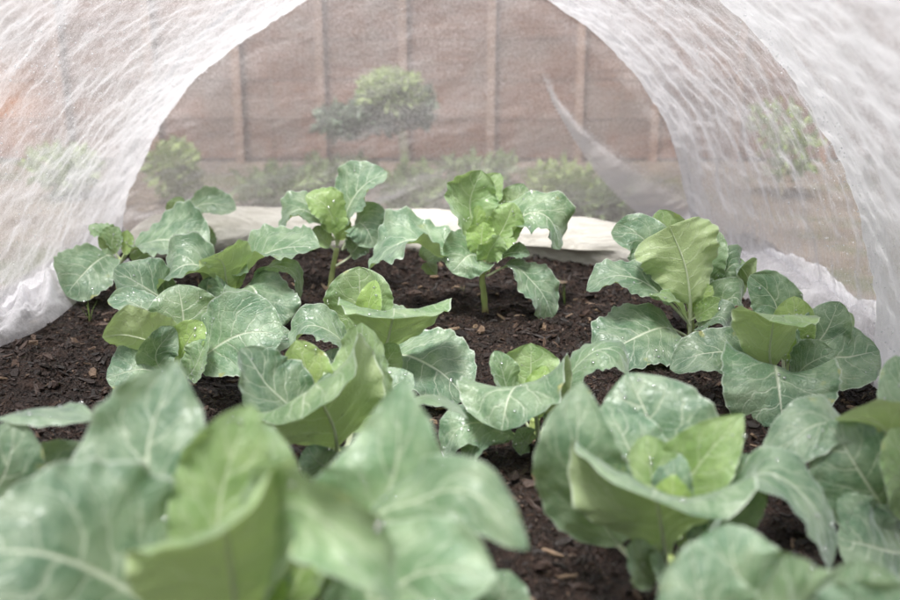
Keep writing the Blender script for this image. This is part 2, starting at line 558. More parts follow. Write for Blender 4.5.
# second row, left
plant(228, 322, 'spreading cauliflower plant with arching wavy leaves behind the compact left one',
      [(228, 308, 0), (229, 296, 0)], [
    ([(229, 304, 0), (242, 270, .0), (272, 252, -.01), (318, 243, -.03)], 74, (-.05, -.5, .87), D(cup=.65, wave=.12, young=.1)),
    ([(228, 304, 0), (208, 272, -.02), (184, 266, -.04), (154, 288, -.06)], 72, (-.08, -.4, .92), D(cup=.7, wave=.12)),
    ([(229, 304, -.01), (226, 278, -.03), (222, 262, -.05), (208, 254, -.08)], 64, (-.1, -.45, .88), D(young=.45, cup=.75, wave=.12)),
    ([(234, 302, -.03), (250, 286, -.07), (261, 306, -.11), (272, 338, -.14)], 74, (.3, -.72, .62), D(cup=.4, wave=.06)),
    ([(236, 296, -.01), (270, 268, -.02), (292, 272, -.03), (304, 298, -.04)], 26, (.3, -.5, .8), D(young=.2, cup=.4)),
    ([(226, 310, -.02), (214, 296, -.05), (213, 276, -.05)], 32, (.1, -.9, .4), D(cup=.6)),
    ([(224, 312, -.02), (176, 304, -.07), (142, 286, -.1), (115, 268, -.12)], 66, (-.1, -.55, .83), D(cup=.3, drops_n=40, wave=.08)),
    ([(230, 302, -.04), (226, 292, -.07), (214, 304, -.09)], 36, (-.1, -.8, .55), D(cup=.4, young=.1)),
    ([(230, 300, 0), (238, 276, 0), (240, 258, 0)], 22, (.0, -.9, .4), D(young=.7, cup=.8)),
])
# third row, left: compact
plant(182, 400, 'compact cauliflower plant with broad upright leaves and brown-spotted lowest leaf, left side',
      [(182, 384, 0), (182, 372, 0)], [
    ([(181, 380, .02), (183, 345, .05), (183, 315, .07), (178, 285, .08)], 80, (.0, -.93, .38), D(cup=.35, young=.15, wave=.06)),
    ([(178, 370, -.02), (158, 346, -.06), (132, 336, -.08), (103, 333, -.09)], 66, (.0, .95, .3), D(cup=.35, young=.45, wave=.07, drops_n=4)),
    ([(182, 378, -.02), (182, 355, -.04), (190, 338, -.045), (202, 322, -.04)], 40, (.25, -.85, .4), D(young=.9, cup=.7, wave=.08)),
    ([(178, 382, -.02), (158, 364, -.06), (158, 348, -.07), (176, 330, -.06)], 40, (.45, -.75, .4), D(cup=.5)),
    ([(186, 378, 0), (210, 352, -.02), (243, 334, -.03), (282, 332, -.04)], 88, (-.05, -.66, .75), D(cup=.35, wave=.07)),
    ([(178, 386, -.03), (145, 370, -.08), (106, 378, -.1)], 54, (-.1, -.6, .8), D(cup=.25)),
    ([(180, 394, -.05), (150, 396, -.1), (112, 394, -.13)], 58, (-.1, -.6, .8), D(cup=.2, lobes=.12, drops_n=12)),
    ([(176, 370, .1), (150, 318, .16), (130, 302, .18), (107, 298, .18)], 40, (-.1, -.65, .75), D(cup=.4)),
    ([(186, 376, .04), (240, 350, .05), (292, 335, .04)], 50, (.0, -.6, .8), D(cup=.4)),
    ([(183, 382, -.04), (196, 366, -.07), (206, 340, -.07)], 36, (-.4, -.85, .3), D(cup=.5, young=.2)),
], stem_r=.011)
# third row, centre
plant(364, 392, 'cauliflower plant with flat whitish outer leaf and pointed pale heart, middle of the bed',
      [(364, 378, 0), (364, 365, 0)], [
    ([(363, 370, .02), (360, 335, .04), (360, 300, .055), (359, 267, .06)], 80, (.05, -.95, .25), D(cup=.95, young=.35, wave=.06)),
    ([(364, 366, 0), (364, 335, -.005), (368, 308, .0), (375, 281, .005)], 28, (-.2, -.95, .2), D(young=1., cup=.7, wave=.05)),
    ([(368, 375, -.01), (384, 350, -.05), (392, 322, -.075), (394, 309, -.10), (394, 313, -.16)], 106, None, D(s=(-1, 0, -.02), cup=.2, young=.3, wave=.09, a=1.5, b=.6, notch=.0)),
    ([(370, 378, 0), (398, 356, -.02), (430, 366, -.06), (468, 394, -.1)], 94, (.05, -.7, .7), D(cup=.3, wave=.05)),
    ([(360, 372, 0), (338, 338, -.02), (308, 326, -.04), (288, 346, -.06)], 52, (-.1, -.45, .9), D(cup=.4, drops_n=30)),
    ([(368, 376, -.02), (386, 362, -.06), (398, 345, -.07)], 36, (-.2, -.85, .4), D(young=.5)),
    ([(360, 376, -.02), (340, 368, -.06), (326, 352, -.06)], 40, (.1, -.75, .6), D(cup=.5)),
    ([(364, 370, .04), (385, 330, .07), (420, 318, .09)], 50, (.1, -.5, .85), D(cup=.4)),
    ([(364, 368, -.02), (356, 340, -.03), (352, 318, -.03)], 30, (.4, -.85, .3), D(young=.5, cup=.7)),
], stem_r=.011)
# fourth row, left centre
plant(332, 478, 'cauliflower plant with white-rimmed leaf curled round a pale heart behind the big blurred one',
      [(334, 462, 0), (335, 448, 0)], [
    ([(338, 470, -.02), (334, 430, -.07), (318, 398, -.10), (306, 392, -.13), (296, 410, -.18)], 140, None, D(s=(-.86, 0, -.48), cup=.3, young=.3, wave=.05, b=.55, notch=.1)),
    ([(342, 462, .0), (356, 418, .02), (368, 372, .03), (358, 325, .03)], 84, (-.35, -.85, .4), D(young=.4, cup=.45, wave=.06)),
    ([(330, 455, .03), (316, 400, .045), (306, 368, .05), (298, 342, .05)], 58, (.1, -.85, .5), D(young=.9, cup=.6, wave=.06)),
    ([(322, 458, 0), (292, 410, -.01), (264, 382, -.02), (246, 346, -.01)], 84, (.3, -.68, .68), D(cup=.4, wave=.06, drops_n=14)),
    ([(344, 466, -.02), (390, 416, -.08), (428, 396, -.1), (470, 414, -.12)], 58, (.05, .15, .98), D(cup=-.3, young=.2, wave=.08)),
    ([(334, 470, -.04), (318, 462, -.09), (308, 448, -.1)], 40, (.1, -.8, .5), D(cup=.4)),
    ([(338, 470, -.04), (352, 464, -.09), (362, 448, -.1)], 40, (-.1, -.8, .5), D(cup=.4, young=.1)),
    ([(330, 460, .02), (325, 410, .02), (332, 372, .03)], 34, (-.1, -.9, .4), D(young=1, cup=.8)),
    ([(338, 462, .06), (380, 400, .09), (410, 372, .1)], 60, (.1, -.6, .8), D(cup=.4)),
], stem_r=.012)
# fourth row, centre right
plant(532, 446, 'cauliflower plant with saddle-shaped bluish front leaf and two-lobed pale heart, centre right',
      [(534, 430, 0), (535, 418, 0)], [
    ([(532, 436, .02), (530, 402, .035), (531, 370, .05), (531, 344, .05)], 76, (.0, -.9, .4), D(cup=.7, young=.45, wave=.1, drops_n=14)),
    ([(538, 440, -.02), (535, 410, -.06), (524, 388, -.09), (512, 392, -.13), (498, 424, -.18)], 112, None, D(s=(-.97, 0, -.2), cup=.35, young=.1, wave=.08, b=.5, notch=.1, drops_n=12)),
    ([(540, 436, 0), (560, 388, .0), (592, 354, -.01), (618, 352, -.02), (636, 374, -.03)], 54, (.05, -.05, 1), D(cup=-.35, wave=.1, young=.1)),
    ([(540, 440, -.02), (552, 410, -.04), (560, 374, -.04)], 32, (.6, -.75, .3), D(cup=.4, young=.1)),
    ([(528, 442, -.02), (488, 424, -.08), (460, 428, -.1), (440, 452, -.11)], 46, (-.2, -.6, .78), D(cup=.2, lobes=.2, drops_n=40)),
    ([(528, 444, -.02), (494, 432, -.09), (474, 448, -.11), (466, 470, -.12)], 30, (-.3, -.75, .6), D(cup=.3, lobes=.2, drops_n=20)),
    ([(530, 430, .01), (508, 392, .02), (498, 352, .02)], 36, (.5, -.8, .3), D(cup=.5, young=.2)),
    ([(532, 446, -.03), (524, 440, -.07), (518, 430, -.08)], 30, (.1, -.8, .5), D(young=.2)),
    ([(534, 430, .0), (536, 396, .01), (546, 366, .02)], 30, (-.3, -.9, .3), D(young=.9, cup=.8)),
], stem_r=.011)
# back right
plant(692, 346, 'tall cauliflower plant showing the pale underside of its big upright leaf, back right',
      [(691, 330, 0), (690, 312, 0)], [
    ([(690, 335, -.03), (690, 300, -.05), (684, 262, -.05), (668, 226, -.03)], 88, (.05, .92, .35), D(cup=.5, young=.5, wave=.22, lobes=.18, a=.85, b=.33, pf=.3, drops_n=0)),
    ([(688, 318, .05), (660, 266, .06), (640, 236, .06), (612, 232, .06)], 52, (-.15, -.7, .7), D(cup=.5, wave=.16, lobes=.1)),
    ([(690, 316, .08), (674, 252, .1), (660, 210, .1)], 50, (.1, -.9, .4), D(cup=.5, young=.45, wave=.12)),
    ([(688, 322, -.02), (650, 286, -.03), (618, 276, -.03), (585, 284, -.03)], 50, (-.1, -.5, .86), D(cup=.45, wave=.14, lobes=.12)),
    ([(690, 338, -.03), (664, 328, -.07), (632, 340, -.1), (598, 368, -.13)], 84, (-.15, -.68, .72), D(cup=.2, wave=.08, lobes=.26, drops_n=40)),
    ([(692, 320, .03), (714, 290, .04), (734, 264, .04), (754, 280, .03)], 40, (.1, -.7, .7), D(cup=.4, wave=.14)),
    ([(692, 318, .05), (704, 268, .06), (716, 230, .06)], 46, (-.15, -.9, .4), D(cup=.6, wave=.2, lobes=.14, young=.2)),
    ([(690, 326, -.05), (674, 302, -.08), (650, 294, -.09)], 30, (-.05, -.3, 1), D(young=.45)),
    ([(693, 328, 0), (718, 306, -.02), (736, 298, -.03), (746, 318, -.04)], 44, (.2, -.6, .78), D(cup=.4, young=.15)),
    ([(691, 318, -.01), (698, 302, -.04), (712, 286, -.05)], 26, (-.2, -.9, .4), D(young=.95, cup=.8)),
    ([(691, 320, -.04), (704, 312, -.08), (722, 300, -.09)], 22, (0, -.8, .6), D(young=.7)),
    ([(691, 320, .02), (720, 300, .03), (742, 258, .06)], 36, (-.2, -.85, .45), D(young=.3)),
    ([(690, 320, .01), (666, 280, .01), (648, 252, .02)], 38, (.2, -.85, .45), D(young=.2, wave=.14)),
    ([(692, 336, -.05), (706, 322, -.09), (722, 318, -.12), (732, 334, -.13)], 40, (.0, -.7, .7), D(lobes=.16, drops_n=16)),
], stem_r=.010)
# right middle: the rosette
plant(786, 398, 'cauliflower rosette with a round strongly veined leaf facing front, right side by the net',
      [(786, 386, 0), (785, 374, 0)], [
    ([(784, 388, -.03), (776, 366, -.09), (778, 384, -.13), (781, 406, -.16), (784, 429, -.18)], 112, (.0, -.78, .62), D(cup=.14, wave=.045, lobes=.03, pf=.24, notch=.75, a=.5, b=.42, drops_n=16)),
    ([(784, 386, 0), (770, 360, -.035), (772, 330, -.06), (775, 316, -.085), (771, 318, -.14)], 82, None, D(s=(-.88, 0, .42), cup=.3, young=.5, wave=.05, a=.95, b=.5, notch=.0)),
    ([(786, 380, .01), (790, 345, .02), (794, 320, .025), (794, 297, .03)], 48, (-.15, -.9, .4), D(young=.9, cup=.75, wave=.06)),
    ([(782, 388, .02), (760, 356, .03), (748, 334, .03), (742, 312, .03)], 50, (.4, -.75, .5), D(cup=.45)),
    ([(782, 392, -.02), (738, 356, -.05), (704, 354, -.06), (669, 362, -.06)], 56, (-.1, -.7, .7), D(cup=.22, lobes=.05, drops_n=14)),
    ([(788, 384, 0), (812, 350, .0), (828, 328, .0), (838, 302, 0)], 52, (-.45, -.75, .45), D(cup=.45)),
    ([(790, 388, -.02), (826, 360, -.03), (850, 357, -.04), (880, 350, -.04)], 74, (.1, -.86, .5), D(cup=.25, wave=.04, lobes=.03)),
    ([(792, 384, .05), (828, 335, .08), (854, 312, .1)], 36, (.1, -.6, .8), D(cup=.4, young=.3)),
    ([(788, 388, -.03), (806, 366, -.06), (834, 352, -.08)], 44, (.1, -.6, .8), D(cup=.3)),
    ([(784, 384, .08), (778, 315, .12), (768, 292, .13), (750, 276, .13)], 54, (-.1, -.7, .7), D(cup=.4)),
    ([(787, 376, -.01), (786, 345, -.012), (784, 318, -.01)], 20, (.3, -.95, .1), D(young=1, cup=.9)),
    ([(788, 380, .02), (812, 345, .03), (818, 318, .04)], 40, (-.2, -.85, .45), D(cup=.5)),
], stem_r=.011)
# front right centre
plant(668, 596, 'large cauliflower plant with broad pale leaf folded outward across its front, front right of centre',
      [(667, 572, 0), (667, 556, 0)], [
    ([(654, 580, -.02), (608, 530, -.02), (580, 465, -.05), (578, 388, -.05)], 98, (-.42, -.78, .45), D(cup=.3, wave=.05, drops_n=10, a=.75, b=.85)),
    ([(667, 588, -.02), (664, 548, -.06), (658, 506, -.10), (656, 488, -.125), (657, 488, -.165)], 176, None, D(s=(-.985, 0, .12), cup=.32, young=.15, wave=.085, a=1.5, b=.55, notch=0)),
    ([(666, 572, .05), (662, 480, .08), (652, 430, .11), (628, 372, .15)], 150, (.1, -.6, .8), D(cup=.35, wave=.1, b=.8)),
    ([(668, 566, .02), (682, 496, .02), (706, 456, .015), (742, 416, .01)], 78, (-.3, -.75, .6), D(young=.6, cup=.6, wave=.08, a=.7, b=.85)),
    ([(664, 566, .0), (654, 500, .0), (650, 466, .01), (648, 436, .02)], 74, (.2, -.85, .45), D(young=.55, cup=.6, wave=.08)),
    ([(676, 586, 0), (724, 512, -.02), (764, 474, -.04), (812, 506, -.07), (850, 566, -.1)], 78, (.35, -.55, .75), D(cup=.2, wave=.05)),
    ([(676, 582, .0), (718, 524, .02), (736, 490, .02), (750, 455, .03)], 70, (-.3, -.85, .35), D(cup=.4)),
    ([(668, 592, -.05), (668, 572, -.09), (664, 588, -.13)], 46, (-.1, -.8, .55), D(cup=.2)),
    ([(660, 584, -.04), (640, 560, -.08), (640, 540, -.08)], 50, (.3, -.85, .4), D(cup=.4, young=.1)),
    ([(666, 566, .0), (672, 500, .0), (676, 452, .02)], 46, (-.1, -.95, .3), D(young=1, cup=.8)),
    ([(664, 574, .05), (640, 480, .07), (622, 435, .09), (606, 402, .11)], 84, (.1, -.6, .8), D(cup=.3)),
    ([(672, 574, .04), (706, 510, .05), (722, 470, .06)], 60, (-.2, -.8, .5), D(cup=.5, young=.3)),
], stem_r=.013)
# right edge
plant(908, 545, 'cauliflower plant cut off by the right edge of the photo, dark bluish leaves',
      [(906, 525, 0), (904, 510, 0)], [
    ([(900, 540, 0), (856, 450, .0), (828, 424, -.01), (796, 438, -.03), (762, 472, -.05)], 66, (-.15, -.45, .9), D(cup=.2, wave=.06, drops_n=12)),
    ([(908, 545, -.03), (882, 505, -.06), (856, 466, -.065), (832, 424, -.05)], 98, (-.3, -.75, .6), D(cup=.3, wave=.05, drops_n=12)),
    ([(910, 540, -.02), (902, 470, -.05), (882, 426, -.06), (840, 406, -.07)], 84, (.25, .55, .8), D(cup=.3, young=.35, wave=.05, drops_n=4)),
    ([(912, 535, .05), (908, 430, .07), (896, 356, .1)], 66, (-.3, -.85, .35), D(cup=.4)),
    ([(925, 560, -.04), (890, 552, -.11), (846, 538, -.15)], 104, (-.15, -.66, .75), D(cup=.2, wave=.06, drops_n=12)),
    ([(905, 540, -.05), (870, 530, -.1), (842, 500, -.12)], 50, (-.2, -.7, .7), D(cup=.3)),
    ([(915, 540, -.05), (910, 480, -.1), (892, 430, -.12)], 60, (-.3, -.8, .5), D(young=.4, cup=.5)),
    ([(900, 545, .02), (850, 490, .04), (800, 478, .05)], 40, (-.1, -.6, .8), D(cup=.3)),
], stem_r=.012)
# foreground
plant(255, 770, 'huge out-of-focus cauliflower plant filling the left foreground',
      [(252, 700, 0), (250, 660, 0)], [
    ([(238, 660, .03), (168, 520, .05), (148, 455, .09), (174, 358, .14)], 185, (.0, -.72, .7), D(cup=.55, wave=.17, a=.8, b=1.0)),
    ([(220, 660, -.03), (120, 586, -.05), (50, 556, -.08), (-40, 545, -.1)], 205, (-.12, -.6, .8), D(cup=.4, wave=.14, b=.8)),
    ([(240, 650, 0), (220, 560, .0), (222, 490, .02), (250, 406, .04)], 108, (-.1, -.8, .6), D(young=.5, cup=.8, wave=.16, b=.7)),
    ([(244, 690, -.03), (236, 610, -.07), (228, 548, -.1), (222, 522, -.12), (214, 528, -.16)], 172, None, D(s=(-.68, 0, -.73), cup=.2, young=.55, wave=.09, a=.9, b=.6, notch=.0)),
    ([(264, 690, -.02), (266, 570, -.06), (284, 506, -.09), (328, 522, -.12), (372, 560, -.14), (410, 592, -.15)], 84, (.35, -.65, .65), D(cup=.5, young=.2, wave=.2, b=.7)),
    ([(288, 660, .02), (362, 532, .01), (415, 502, .0), (468, 492, -.02), (528, 545, -.06)], 82, (.1, -.6, .8), D(cup=-.35, wave=.18, young=.12, b=.75)),
    ([(288, 660, .03), (362, 536, .035), (396, 468, .04), (394, 382, .05)], 138, (-.1, -.75, .65), D(cup=.5, wave=.15, young=.1, a=.85, b=1.0)),
    ([(290, 690, -.03), (385, 596, -.05), (435, 570, -.07), (488, 574, -.1)], 110, (.1, -.65, .75), D(cup=.3, young=.1, wave=.14)),
    ([(270, 650, 0), (312, 545, .02), (330, 485, .03)], 70, (-.1, -.85, .5), D(young=.7, cup=.5)),
    ([(255, 660, -.02), (256, 590, -.03), (262, 530, -.03)], 80, (-.2, -.95, .3), D(young=1, cup=.8)),
    ([(240, 660, .06), (262, 520, .1), (262, 424, .13)], 90, (.1, -.7, .7), D(cup=.5, young=.3)),
], stem_r=.014)
plant(800, 745, 'out-of-focus cauliflower leaves rising from the bottom edge, right foreground',
      [(798, 700, 0), (796, 670, 0)], [
    ([(796, 690, 0), (762, 620, -.02), (736, 570, -.02), (728, 524, -.0)], 120, (-.1, -.75, .65), D(cup=.2, lobes=.12, wave=.1)),
    ([(800, 700, 0), (830, 650, -.05), (856, 610, -.08), (866, 566, -.08)], 150, (.1, -.7, .7), D(cup=.25, young=.1, wave=.08)),
    ([(800, 700, -.03), (800, 640, -.08), (792, 600, -.1), (790, 560, -.1)], 120, (.0, -.75, .65), D(cup=.25, young=.2, wave=.08)),
    ([(796, 700, -.03), (740, 660, -.07), (705, 610, -.08), (696, 548, -.07)], 100, (-.2, -.75, .65), D(cup=.25, wave=.08)),
    ([(805, 700, -.03), (880, 650, -.1), (930, 600, -.12)], 150, (.2, -.65, .7), D(cup=.25)),
], stem_r=.013)
plant(-62, 575, 'cauliflower plant cut off by the left edge, one flat pale-topped leaf reaching in',
      [(-60, 550, 0), (-58, 530, 0)], [
    ([(-58, 540, 0), (-34, 446, .0), (20, 413, .0), (92, 413, -.03)], 60, (.0, .12, 1), D(cup=-.2, wave=.06)),
    ([(-58, 560, -.02), (-22, 515, -.05), (6, 470, -.06), (14, 422, -.05)], 84, (.2, -.85, .45), D(cup=.3)),
    ([(-52, 565, 0), (10, 498, .02), (48, 474, .03), (88, 446, .04)], 62, (-.3, -.85, .4), D(cup=.3)),
    ([(-60, 540, .03), (-50, 470, .04), (-40, 420, .05)], 80, (.2, -.85, .4), D(young=.5, cup=.5)),
    ([(-58, 560, -.05), (-10, 545, -.1), (30, 520, -.12)], 80, (.2, -.6, .75), D(cup=.25)),
], stem_r=.012)
plant(478, 690, 'out-of-focus leaf tip at the bottom edge between the two front plants',
      [(478, 660, 0), (480, 640, 0)], [
    ([(480, 655, 0), (492, 620, -.02), (502, 600, -.03), (508, 572, -.03)], 74, (.0, -.7, .7), D(cup=.3)),
    ([(480, 660, 0), (500, 640, -.03), (530, 622, -.05)], 70, (.2, -.6, .8), D(cup=.3)),
    ([(478, 660, 0), (462, 650, -.03), (440, 640, -.05)], 70, (-.2, -.6, .8), D(cup=.3)),
], stem_r=.008)


# ------------------------------------------------------------------ soil
def soil_material():
    T = NT('bark_soil')
    o = T.coord('Object')
    n1 = T.noise(o, 26, 6, .65)
    n2 = T.noise(o, 210, 4, .6)
    vo = T.n('ShaderNodeTexVoronoi'); T.link(o, vo.inputs['Vector']); vo.inputs['Scale'].default_value = 130
    c = T.mix(T.mapr(n1, .35, .68), (.011, .0065, .0045), (.040, .022, .015))
    c = T.mix(T.mapr(n2, .52, .72, 0, .8), c, (.060, .034, .024))
    c = T.mix(T.mapr(vo.outputs['Distance'], .0, .35, .5, 0.), c, (.006, .004, .003))
    h = T.math('ADD', T.math('MULTIPLY', n2, .6), vo.outputs['Distance'])
    return T.done(T.bsdf(c, T.mapr(n2, .3, .7, .38, .8), .4, Normal=T.bump(h, .9, .012)).outputs[0])


def earth_material():
    T = NT('garden_earth')
    o = T.coord('Object')
    c = T.mix(T.mapr(T.noise(o, 3, 6, .65), .35, .65), (.17, .135, .108), (.25, .205, .165))
    c = T.mix(T.mapr(T.noise(o, 1.1, 5, .7), .5, .62, 0, .6), c, (.09, .12, .045))
    return T.done(T.bsdf(c, .9, .2, Normal=T.bump(T.noise(o, 30, 5), .6, .03)).outputs[0])


def soil_z(x, y):
    z = .020 * fbm(vn_a, x * 4.5, y * 4.5, 3) + .024 * fbm(vn_b, x * 22, y * 22, 3) + .010 * fbm(vn_c, x * 75, y * 75, 2)
    edge = np.minimum(np.minimum(x + 1.36, 1.16 - x), np.minimum(y - .05, 3.75 - y))
    return z * np.clip(edge * 6, 0, 1) + .004 - .05 * np.clip(1 - edge * 8, 0, 1)


gs = 400.
tag(mesh_obj('ground', [(-gs, -60, -.045), (gs, -60, -.045), (gs, gs, -.045), (-gs, gs, -.045)], [[0, 1, 2, 3]], earth_material()), kind='structure')
nx, ny = 330, 430
gx, gy = np.meshgrid(np.linspace(-1.36, 1.16, nx), np.linspace(.05, 3.75, ny))
gz = soil_z(gx, gy)
tag(mesh_obj('soil', np.stack([gx, gy, gz], -1).reshape(-1, 3), grid_faces(ny, nx), soil_material()), kind='structure')


def chip_material():
    T = NT('bark_chip')
    o = T.coord('Object')
    tone = T.attr('tone').outputs['Fac']
    cr = T.n('ShaderNodeValToRGB')
    e = cr.color_ramp.elements
    e[0].position = 0; e[0].color = (.012, .008, .006, 1)
    e[1].position = 1; e[1].color = (.24, .165, .105, 1)
    for p, c in ((.45, (.022, .014, .011, 1)), (.72, (.040, .023, .017, 1)), (.86, (.072, .042, .030, 1)), (.94, (.16, .105, .070, 1))):
        x = e.new(p); x.color = c
    T.link(tone, cr.inputs[0])
    c = T.mix(T.mapr(T.noise(o, 300, 3), .4, .7, 0, .5), cr.outputs[0], (.012, .008, .006))
    return T.done(T.bsdf(c, .55, .45, Normal=T.bump(T.noise(o, 350, 3), .6, .003)).outputs[0])


def make_chips(n, name, seed):
    g = np.random.default_rng(seed)
    x = g.uniform(-1.28, 1.10, n); y = .55 + 3.1 * g.random(n) ** .9
    L = .0018 + .0052 * g.random(n) ** 2.2 + .017 * g.random(n) ** 19
    W = L * (.18 + .35 * g.random(n)); H = np.minimum(W * .35, .0022) + .0003
    yaw = g.uniform(0, 2 * math.pi, n); pit = g.normal(0, .35, n); rol = g.normal(0, .45, n)
    box = np.array([(-1, -.7, -1), (.2, -1, -1), (1, -.35, -1), (.85, .5, -1), (-.1, 1, -1), (-.9, .6, -1)], float)
    V0 = np.concatenate([box, box * [.92, .88, -1]], 0)
    jit = 1 + .35 * (g.random((n, 12, 3)) - .5)
    V = V0[None] * jit * np.stack([L, W, H], -1)[:, None]
    V[:, :, 2] += (L * .25)[:, None] * (V0[None, :, 0] ** 2) * g.normal(0, .7, n)[:, None]
    cr, sr = np.cos(rol)[:, None], np.sin(rol)[:, None]
    Y, Z = V[..., 1] * cr - V[..., 2] * sr, V[..., 1] * sr + V[..., 2] * cr
    cp, sp = np.cos(pit)[:, None], np.sin(pit)[:, None]
    X, Z = V[..., 0] * cp + Z * sp, -V[..., 0] * sp + Z * cp
    cy, sy = np.cos(yaw)[:, None], np.sin(yaw)[:, None]
    X, Y = X * cy - Y * sy, X * sy + Y * cy
    P = np.stack([X + x[:, None], Y + y[:, None], Z + (soil_z(x, y) + .0015 + .25 * L * g.random(n))[:, None]], -1).reshape(-1, 3)
    base = (np.arange(n) * 12)
    quads = np.array([(i, (i + 1) % 6, 6 + (i + 1) % 6, 6 + i) for i in range(6)])
    top = np.array([(6, 7, 8, 9), (6, 9, 10, 11)]); bot = np.array([(3, 2, 1, 0), (5, 4, 3, 0)])
    fc = np.concatenate([quads, top, bot])
    Fc = (fc[None] + base[:, None, None]).reshape(-1, 4)
    tone = np.clip(g.random(n) ** .85 * np.where(L > .012, 1.03, .93), 0, 1)
    o = mesh_obj(name, P, Fc, chip_material(), None, None, {'tone': np.repeat(tone, 12)}, smooth=False)
    return tag(o, 'dark and reddish bark chips covering the soil of the bed', 'bark mulch', kind='stuff')


make_chips(95000, 'bark_chips', 5)


# ------------------------------------------------------------------ netting
HEND = 3.33                                              # depth of the end hoop


def section(y):                                          # centre and radius of the tunnel at depth y
    ys = np.array([.2, 1.0, 2.16, 3.33])
    cx = np.interp(y, ys, [.02, -.0, -.055, -.135])
    r = np.interp(y, ys, [1.08, 1.08, 1.04, .935])
    return cx, r


def net_material(name, base, streak_u, streak_v, tint=(.975, .96, .98), speck=1.0):
    T = NT(name)
    uv = T.n('ShaderNodeUVMap'); uv.uv_map = 'UVMap'
    p = uv.outputs[0]
    dens = T.attr('dens').outputs['Fac']
    fil = T.attr('fil').outputs['Fac']
    lw = T.n('ShaderNodeLayerWeight'); lw.inputs['Blend'].default_value = .5
    cosv = T.math('MAXIMUM', T.math('SUBTRACT', 1., lw.outputs['Facing']), .16)
    st = T.noise(T.scalev(p, (streak_u, streak_v, 1)), 1., 6, .68, .8)
    fl = T.noise(T.scalev(p, (streak_u * .55, streak_v * 1.6, 1)), 1., 4, .6, 1.6)
    fl = T.math('POWER', T.math('SUBTRACT', 1., T.math('ABSOLUTE', T.math('MULTIPLY', T.math('SUBTRACT', fl, .5), 4.5)), None, True), 5.)
    bd = T.n('ShaderNodeTexVoronoi'); T.link(p, bd.inputs['Vector']); bd.inputs['Scale'].default_value = 165; bd.inputs['Randomness'].default_value = 1
    bc = T.n('ShaderNodeSeparateXYZ'); T.link(bd.outputs['Color'], bc.inputs[0])
    bead = T.math('MULTIPLY', T.mapr(bd.outputs['Distance'], .26, .12), T.mapr(bc.outputs[0], .45, .95))
    st2 = T.noise(T.scalev(p, (streak_u * .35, streak_v * 1.2, 1)), 1., 4, .6, 1.0)
    sp = T.noise(p, 420, 2, .5)
    sp2 = T.noise(p, 95, 3, .65)
    a = T.math('MULTIPLY', T.math('ADD', dens, base), T.math('ADD', .62, T.math('ADD', T.math('MULTIPLY', T.mapr(st, .3, .72, -.17, .17), fil), T.math('ADD', .22, T.mapr(T.noise(p, 16, 5, .65), .35, .65, 0, .16)))))
    a = T.math('MULTIPLY', a, T.math('ADD', 1 - .32 * speck, T.math('MULTIPLY', T.mapr(sp, .35, .65), .38 * speck)))
    a = T.math('MULTIPLY', a, T.math('ADD', 1 - .2 * speck, T.math('MULTIPLY', T.mapr(sp2, .36, .64), .42 * speck)))
    a = T.math('ADD', a, T.math('MULTIPLY', fl, T.math('MULTIPLY', T.math('MULTIPLY', T.math('ADD', dens, base), fil), .24)))
    a = T.math('ADD', a, T.math('MULTIPLY', bead, .42 * speck))
    a = T.math('MINIMUM', T.math('MAXIMUM', a, .02), .93)
    # threads seen slantwise overlap: the cloth closes up at grazing angles
    fac = T.math('SUBTRACT', 1., T.math('POWER', T.math('SUBTRACT', 1., a), T.math('DIVIDE', 1., cosv)))
    df = T.n('ShaderNodeBsdfDiffuse'); df.inputs[0].default_value = (*tint, 1)
    tl = T.n('ShaderNodeBsdfTranslucent'); tl.inputs[0].default_value = (*tint, 1)
    nb = T.bump(T.math('ADD', st, T.math('MULTIPLY', sp2, .3)), .5, .01)
    T.link(nb, df.inputs['Normal']); T.link(nb, tl.inputs['Normal'])
    cl = T.mixsh(.5, df.outputs[0], tl.outputs[0])
    tr = T.n('ShaderNodeBsdfTransparent')
    return T.done(T.mixsh(fac, tr.outputs[0], cl))


net = empty('insect_netting', (-.135, HEND, 0), 'white insect mesh draped over hoops as a tunnel above the plants, beaded with rain', 'netting')
NB = np.array([-.135, HEND, 0])


